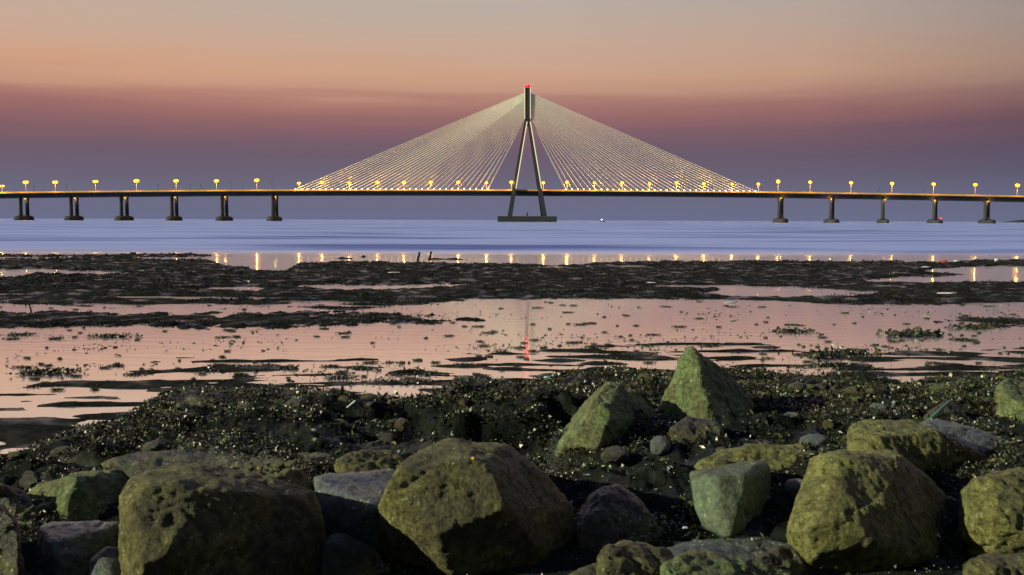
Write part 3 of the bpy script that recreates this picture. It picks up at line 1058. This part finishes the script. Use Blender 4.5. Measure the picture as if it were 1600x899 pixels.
rock('small blue faced stone wedged against the squarish boulder', 4.95,
     [(138, 875, 0), (165, 852, .1), (195, 856, .15), (205, 900, .1), (190, 930, -.1), (140, 930, -.05)], 'slate_rock', .35, amp=.012, soft=3, seed=23)
rock('small brown rock behind the largest boulder and the pale slab', 6.6,
     [(520, 718, 0), (550, 706, .2), (610, 703, .3), (640, 720, .3), (640, 770, 0), (525, 770, 0)], 'brown_rock', .6, seed=24)
rock('small mossy rock peeking over the right shoulder of the squarish boulder', 5.9,
     [(418, 748, 0), (445, 736, .1), (475, 733, .15), (492, 750, .15), (490, 800, 0), (420, 800, 0)], 'yellow_rock', .4, seed=25)
rock('dark sloping rock right of the largest boulder', 5.8,
     [(900, 790, .1), (935, 762, .3), (965, 757, .4), (1000, 785, .3), (1040, 828, .2), (1030, 880, 0), (905, 880, -.1)], 'dark_rock', .8, seed=26)
rock('dark rock at the left edge beside the mossy green block', 5.9,
     [(-60, 770, .1), (0, 758, .2), (40, 765, .3), (62, 790, .2), (60, 850, 0), (-60, 850, 0)], 'dark_rock', .6, seed=27)
rock('weed covered round rock standing on the edge of the pool', 9.3,
     [(690, 625, 0), (700, 605, .1), (722, 596, .2), (742, 606, .2), (762, 650, .1), (790, 690, .1), (720, 700, -.25), (650, 690, .05)], 'dark_rock', .5, amp=.03, seed=28)
rock('broad weed covered mound at the edge of the pool on the left', 8.6,
     [(232, 655, 0), (250, 622, .2), (285, 610, .5), (380, 606, .6), (450, 612, .6), (482, 630, .5), (495, 680, .2), (400, 690, -.3), (260, 690, -.2)], 'dark_rock', 1.0, amp=.05, voxel=.03, seed=29, cat='mound', name='weedy_mound')
rock('low wet rock in the gap below the dark sloping rock', 5.2,
     [(880, 900, 0), (930, 880, .3), (1010, 850, .4), (1040, 870, .3), (1030, 930, 0), (890, 940, 0)], 'dark_rock', .6, seed=30)
rock('dark rock wedged under the big upright yellow boulder', 5.15,
     [(1180, 870, 0), (1215, 850, .2), (1260, 850, .3), (1270, 930, 0), (1185, 930, 0)], 'dark_rock', .5, seed=31)
rock('shadowed rock between the upright yellow and the right edge boulder', 5.9,
     [(1440, 800, .1), (1480, 775, .3), (1520, 790, .3), (1540, 850, .1), (1520, 910, 0), (1440, 910, 0)], 'dark_rock', .6, seed=32)
rock('dark low rock in the hollow between squarish and largest boulder', 5.15,
     [(490, 850, .1), (530, 835, .3), (590, 850, .3), (620, 900, .2), (610, 960, 0), (500, 960, 0)], 'dark_rock', .6, seed=33)

# ------------------------------------------------------------------ seaweed
BANKW = np.array([(0.016, 0.015, 0.018), (0.026, 0.023, 0.024), (0.020, 0.022, 0.018), (0.034, 0.031, 0.030), (0.020, 0.020, 0.034)])  # the bluish tone puts the mudflats' sheen into the weed colour
DARKW = np.array([(0.020, 0.022, 0.012), (0.030, 0.034, 0.016), (0.045, 0.046, 0.020), (0.060, 0.066, 0.026), (0.032, 0.026, 0.014), (0.020, 0.030, 0.026)])
BRIGHTW = np.array([(0.20, 0.20, 0.06), (0.30, 0.28, 0.10), (0.16, 0.22, 0.10), (0.42, 0.40, 0.26), (0.22, 0.26, 0.20), (0.12, 0.24, 0.20), (0.60, 0.58, 0.46), (0.30, 0.38, 0.38), (0.16, 0.22, 0.24)])  # pale fronds; wet highlights on the weed are put into these colours too


def leaf_mesh(name, C, size, flat, bright, parent=None, rng=RNG, palette=None, mat='leaf'):
    """many small fronds, each a bent four-cornered blade, as one mesh"""
    n = len(C)
    d = rng.normal(size=(n, 3))
    d[:, 2] = np.abs(d[:, 2]) * flat
    d /= np.linalg.norm(d, axis=1)[:, None]
    s = np.cross(d, rng.normal(size=(n, 3)))
    s /= np.linalg.norm(s, axis=1)[:, None] + 1e-6
    nn = np.cross(d, s)
    ln = (size * (0.5 + rng.random(n) * 1.1))[:, None] if np.ndim(size) else (size * (0.5 + rng.random(n) * 1.1))[:, None]
    wd = ln * (0.25 + 0.35 * rng.random((n, 1)))
    a = C
    m = C + d * ln * .5 + nn * ln * .15
    V = np.stack([a, m + s * wd * .5, C + d * ln, m - s * wd * .5], 1).reshape(-1, 3)
    i = np.arange(n)[:, None] * 4
    Fc = np.concatenate([i + np.array([[0, 1, 3]]), i + np.array([[1, 2, 3]])], 0)
    o = mesh_np(name, V, Fc, M[mat], parent, smooth=False)
    pal = DARKW if palette is None else palette
    col = pal[rng.integers(0, len(pal), n)] * (0.6 + 0.9 * rng.random((n, 1)))
    b = rng.random(n) < bright
    col[b] = BRIGHTW[rng.integers(0, len(BRIGHTW), b.sum())] * (0.4 + 0.9 * rng.random((b.sum(), 1)))
    rgba = np.concatenate([col, np.ones((n, 1))], 1).repeat(4, 0).astype(np.float32)
    at = o.data.color_attributes.new('frond_color', 'FLOAT_COLOR', 'POINT')
    at.data.foreach_set('color', rgba.ravel())
    return o


def shore_weed():
    n = 620000
    y = 4.8 + 8.4 * RNG.random(n) ** 0.9
    x = (RNG.random(n) - .5) * 1.22 * y
    p = np.stack([x, y, np.zeros(n)], -1)
    u = 800 + F * x / y
    s = v_to_y(interp(SHORE, u), u) - y
    cl = fbm(p * np.array([1.3, 1.8, 1]) + 70, 3, .55)
    keep = (s + cl * .5 > -.05) & (RNG.random(n) < np.clip(.45 + cl * 2.0, .05, .95) * np.clip((y - 5.3) / 1.6, .08, 1))
    x, y, cl = x[keep], y[keep], cl[keep]
    z = height(x, y)
    ok = z > .012
    x, y, z, cl = x[ok], y[ok], z[ok], cl[ok]
    C = np.stack([x, y, z + RNG.random(len(x)) * (.01 + .12 * np.clip(cl, 0, 1))], -1)
    o = leaf_mesh('seaweed', C, (0.026 + 0.012 * (y - 5) / 7) * (0.45 + 1.1 * RNG.random(len(x)) ** 3), .8, np.clip(.06 + .26 * fbm(np.stack([x, y, 0 * x], -1) * .9 + 3, 3, .5), .025, .34))
    tag(o, 'dark tangled seaweed with pale fronds and painted wet glints heaped along the shore', 'seaweed', kind='stuff')


shore_weed()


def bank_weed():
    n = 420000
    vv = 398 + 122 * RNG.random(n)
    uu = -60 + 1720 * RNG.random(n)
    y = v_to_y(vv, uu)
    x = (uu - 800) / F * y
    z = height(x, y)
    cl = fbm(np.stack([x * .7, y * .5, 0 * x], -1) + 31, 4, .6)
    k = (z > -.004) & (RNG.random(n) < np.clip(.14 + cl * 1.3, .0, .5))
    x, y, z = x[k], y[k], z[k]
    o = leaf_mesh('bank_seaweed', np.stack([x, y, z], -1), .0020 * y, .25, .0, palette=BANKW, mat='dull_leaf')
    tag(o, 'dark weed matted over the far mud banks', 'seaweed', kind='stuff')


bank_weed()


def weed_on(rock_o, n, bright, size):
    """fronds that grow on a rock"""
    me = rock_o.data
    nv = len(me.vertices)
    co = np.empty(nv * 3); me.vertices.foreach_get('co', co); co = co.reshape(-1, 3)
    no = np.empty(nv * 3); me.vertices.foreach_get('normal', no); no = no.reshape(-1, 3)
    ok = np.where((no[:, 2] > -.2))[0]
    pick = RNG.choice(ok, n)
    cl = fbm(co[pick] * 5, 2)
    pick = pick[cl > -.25]
    o = leaf_mesh('weed_cover', co[pick] + no[pick] * .012, size, .8, bright, rock_o)
    o['kind'] = 'stuff'


for b, o in ROCKS:
    if 'weed covered' in o['label']:
        weed_on(o, 9000 if 'mound' in o['label'] else 3500, .06, .03)

# floating clumps in the pool
def clump_mesh(k, n, spread):
    rng = np.random.default_rng(100 + k)
    c = np.clip(rng.normal(size=(n, 3)), -1.6, 1.6) * np.array(spread)
    c[:, 2] = np.abs(c[:, 2])
    lob = rng.normal(size=(4, 2)) * np.array(spread[:2]) * .55
    c[:, :2] += lob[rng.integers(0, 4, n)]
    o = leaf_mesh('seaweed_clump', c, 0.05, .3, .015, None, rng)
    me = o.data
    bpy.data.objects.remove(o)
    return me


CL = [clump_mesh(k, 210, (.11 + .04 * (k % 3), .06, .016)) for k in range(6)]


def clump(u, v, wpx, label, group=None, tall=1.0):
    p = G(u, v)
    o = bpy.data.objects.new('seaweed_clump', random.choice(CL))
    COL.objects.link(o)
    o.location = (p.x, p.y, 0.0)
    s = (wpx / F * p.y) / .55
    o.scale = (s, max(.7, s * .9) if s > 1 else s, tall * min(1.5, max(.6, s)))
    o.rotation_euler = (0, 0, random.uniform(-.4, .4))
    tag(o, label, 'seaweed', group)


BIG = [(1320, 556, 105, 'wide dark seaweed clump in the pool right of the pointed boulder'), (1425, 525, 110, 'long bushy seaweed clump in the middle of the pool at right'),
       (1240, 519, 70, 'long seaweed clump in the pool up right of the pointed boulder'), (1505, 532, 45, 'seaweed clump near the right end of the pool below the bushy one'),
       (1110, 541, 36, 'seaweed clump just above the tip of the pointed boulder'), (990, 556, 26, 'round seaweed clump left of the tip of the pointed boulder'),
       (920, 506, 24, 'seaweed clump in the pool right of the pylon reflection'), (1015, 541, 22, 'small seaweed clump in the pool above the weedy shore'),
       (440, 576, 55, 'flat seaweed clump in the orange part of the pool left of centre'), (565, 577, 40, 'thin seaweed clump in the pool left of the wedge boulder'),
       (400, 574, 45, 'seaweed clump beside the flat one left of centre'), (345, 577, 60, 'seaweed clump above the broad weedy mound'),
       (70, 584, 90, 'long low seaweed clump in the pool at far left'), (210, 586, 40, 'seaweed clump in the pool left of the broad mound'),
       (650, 583, 70, 'long flat seaweed clump above the round weedy rock'), (730, 571, 30, 'seaweed clump in the pool right of the round weedy rock'),
       (1530, 513, 70, 'ragged seaweed clump near the right edge of the pool'), (1300, 572, 60, 'seaweed and mud hump beside the shore right of the pointed boulder'),
       (620, 598, 60, 'flat seaweed patch by the shore left of the round weedy rock'), (530, 591, 50, 'low seaweed patch in front of the weedy shore'),
       (180, 527, 60, 'seaweed patch in the pool under the dark weed strip'), (30, 524, 40, 'seaweed patch under the dark weed strip at the left edge')]
for u, v, w, lab in BIG:
    clump(u, v, w, lab, 'floating seaweed clumps in the pool', 1.5 if w > 90 and u > 1000 else 1.0)
zones = [(0, 780, 478, 530, 46), (780, 1600, 472, 512, 46), (0, 700, 560, 612, 60), (700, 1020, 505, 580, 34), (1180, 1600, 505, 580, 54), (0, 1600, 520, 560, 26)]
for x0, x1, v0, v1, n in zones:
    for _ in range(n):
        v = random.uniform(v0, v1)
        clump(random.uniform(x0, x1), v, random.choice((6, 8, 9, 12, 14, 20)) * (v - 344) / 190, 'small dark seaweed tuft floating on the tidal pool', 'small seaweed tufts floating on the pool')

# crumbs of weed too many to count
n = 15000
vv = 468 + 140 * RNG.random(n)
uu = -40 + 1680 * RNG.random(n)
yy = v_to_y(vv, uu)
xx = (uu - 800) / F * yy
den = fbm(np.stack([xx * .5, yy * .9, np.zeros(n)], -1) + 5, 4, .6)
k = RNG.random(n) < np.clip(.05 + den * 1.5, .01, .9)
o = leaf_mesh('weed_crumbs', np.stack([xx[k], yy[k], np.full(k.sum(), .003)], -1), .035 + .03 * RNG.random(k.sum()), .18, .03)
tag(o, 'tiny crumbs of seaweed scattered on the pool', 'seaweed', kind='stuff')

# stones among the weed
STONES = []
for k in range(5):
    bm = bmesh.new()
    bmesh.ops.create_icosphere(bm, subdivisions=4, radius=1)
    co = np.array([v.co[:] for v in bm.verts])
    co = co * (1 + .35 * fbm(co * .9 + 13 * k, 2) + .10 * fbm(co * 3 + 7 * k, 3))[:, None] * np.array([1, .8, .62])
    for v, x in zip(bm.verts, co):
        v.co = x
    o = finish('stone', bm, M[('dark_rock', 'slate_rock', 'brown_rock', 'dark_rock', 'green_rock')[k]], None, True)
    STONES.append(o.data)
    bpy.data.objects.remove(o)
for k in range(110):
    y = random.uniform(5.6, 11.2)
    u = random.uniform(-20, 1620)
    x = (u - 800) / F * y
    if v_to_y(interp(SHORE, u), u) - y < .1:
        continue
    o = bpy.data.objects.new('stone', random.choice(STONES))
    COL.objects.link(o)
    r = random.choice((.035, .05, .06, .08, .11))
    o.scale = (r, r, r)
    o.rotation_euler = (0, 0, random.uniform(0, 6.28))
    o.location = (x, y, float(height(np.array([x]), np.array([y]))[0]) + r * .25)
    tag(o, 'small rounded stone lying among the dark seaweed on the shore', 'stone', 'small stones among the seaweed')

# ------------------------------------------------------------------ stakes, sticks, litter
def stick(name, a, b, r, mat, label, cat):
    base = Vector(a)
    bm = bmesh.new()
    d = Vector(b) - base
    n = 6
    prev = Vector((0, 0, 0))
    for i in range(n):
        q = d * ((i + 1) / n) + Vector((random.uniform(-1, 1), random.uniform(-1, 1), 0)) * r * .25 * (i < n - 1)
        bm_tube(bm, prev, q, r * (1 - .06 * i), r * (1 - .06 * (i + 1)), 8, True)
        prev = q
    o = finish(name, bm, M[mat])
    o.location = base
    tag(o, label, cat)
    return o


for (u0, v0, u1, v1, lab) in ((651.5, 408, 655.5, 394, 'left of two short wooden stakes leaning in the shallow sea'), (670.5, 407, 673.5, 393, 'right of two short wooden stakes leaning in the shallow sea')):
    g = G(u0, v0)
    stick('wooden_stake', (g.x, g.y, -.1), P(u1, v1, g.y), .075, 'wood', lab, 'stake')
g = G(50, 487)
stick('driftwood_stick', (g.x, g.y, -.05), P(45.5, 476, g.y), .022, 'wood', 'thin dark stick poking out of the pink pool at far left', 'stick')
stick('lit_rock_edge', P(1448, 660, 7.6), P(1484, 627, 7.75), .017, 'lit_edge_teal', 'turquoise lit edge of a small dark rock at right, added as a rod', 'stick')  # added rod stands for the turquoise light on a rock edge
stick('driftwood_stick', P(528, 652, 8.9), P(555, 627, 9.0), .02, 'white_plastic', 'pale crooked stick lying on the weed right of the broad mound', 'stick')


def islet_weed(u, v, wpx, label):
    p = G(u, v)
    bm = bmesh.new()
    w = wpx / F * p.y / 2
    secs = []
    for k in range(13):
        t = k / 12
        hh = .10 * math.sin(math.pi * t) ** .7 * (.6 + .4 * math.sin(t * 11 + u)) + .01
        dy = .6 * math.sin(math.pi * t) + .05
        secs.append([((t * 2 - 1) * w, -dy, -.03), ((t * 2 - 1) * w, -dy * .3, hh), ((t * 2 - 1) * w, dy * .5, hh * .8), ((t * 2 - 1) * w, dy, -.03)])
    bm_loft(bm, secs)
    o = finish('mud_hump', bm, M['mud'], None, True)
    o.location = p
    tag(o, label, 'mud hump')


islet_weed(538, 404.5, 26, 'small dark mud hump in the water left of the stakes')
islet_weed(697, 405.5, 62, 'long thin mud hump in the water beside the right stake')
islet_weed(568, 402, 10, 'tiny mud hump in the water between the small hump and the stakes')


def scrap(name, u, v, wpx, hpx, mat, label, cat, z=0.08, Y=None):
    """a crumpled bag, sheet or float lying on the ground"""
    p = G(u, v, z) if Y is None else P(u, v, Y)
    w, h = wpx / F * p.y / 2, hpx / F * p.y / 2
    bm = bmesh.new()
    bmesh.ops.create_icosphere(bm, subdivisions=3, radius=1)
    k = random.random() * 50
    for vt in bm.verts:
        q = np.array([vt.co[:]]) * 1.9 + k
        f = 1 + .35 * float(vnoise(q)[0]) + .15 * float(vnoise(q * 2.7)[0])
        vt.co = Vector((vt.co.x * w * f, vt.co.y * max(w * .5, h) * f, (vt.co.z * h * f) + h * .6))
    o = finish(name, bm, M[mat], None, True)
    o.location = p
    tag(o, label, cat)


scrap('red_bag', 1475, 410, 9, 4, 'red_plastic', 'red crumpled bag on the far edge of the mud bank at right', 'bag')
scrap('white_bag', 1495, 409, 10, 3, 'white_plastic', 'white crumpled bag beside the red one on the mud bank', 'bag')
scrap('round_float', 1557, 408, 6, 5, 'white_plastic', 'round white float on the mud bank near the right edge', 'float')
scrap('white_sheet', 1446, 418, 15, 2, 'white_plastic', 'thin white sheet lying flat on the mud bank below the bags', 'litter')
scrap('white_sheet', 1480, 459, 28, 2.4, 'white_plastic', 'long white sheet lying on mud between the two right pools', 'litter')
scrap('white_sheet', 615, 426.5, 18, 1.8, 'white_plastic', 'white sheet lying on the mud bank below the two stakes', 'litter')
scrap('white_sheet', 1018, 442, 14, 1.2, 'white_plastic', 'thin white sheet on the dark mud above the pool, right of centre', 'litter')
scrap('blue_sheet', 1141, 473, 18, 1.6, 'blue_plastic', 'pale blue plastic lying at the far edge of the pool', 'litter', .01)
scrap('plastic_scrap', 389, 441, 4, 3, 'white_plastic', 'tiny white scrap on the dark mud bank left of centre', 'litter')
scrap('plastic_scrap', 857, 592, 16, 5, 'blue_plastic', 'pale blue scrap in the wet mud left of the wedge boulder', 'litter', .03)
scrap('yellow_flower', 740, 719, 9, 6, 'yellow_petal', 'yellow flower scrap lying on top of the largest boulder', 'flower', Y=5.55)
scrap('yellow_flower', 547, 681, 7, 5, 'yellow_petal', 'yellow flower scrap on the seaweed above the small brown rock', 'flower', Y=7.9)
scrap('yellow_flower', 504, 661, 5, 4, 'yellow_petal', 'small orange flower scrap on the seaweed right of the broad mound', 'flower', Y=8.3)
scrap('yellow_leaf', 1004, 577, 12, 3, 'yellow_petal', 'yellow leaf at the waterline between wedge and pointed boulder', 'leaf', .06)
scrap('plastic_scrap', 917, 744, 12, 4, 'white_plastic', 'white slip on the weed right of the largest boulder', 'litter', .3)
scrap('plastic_scrap', 1071, 826, 9, 4, 'blue_plastic', 'pale turquoise scrap on the ground left of the teal block', 'litter', .3)
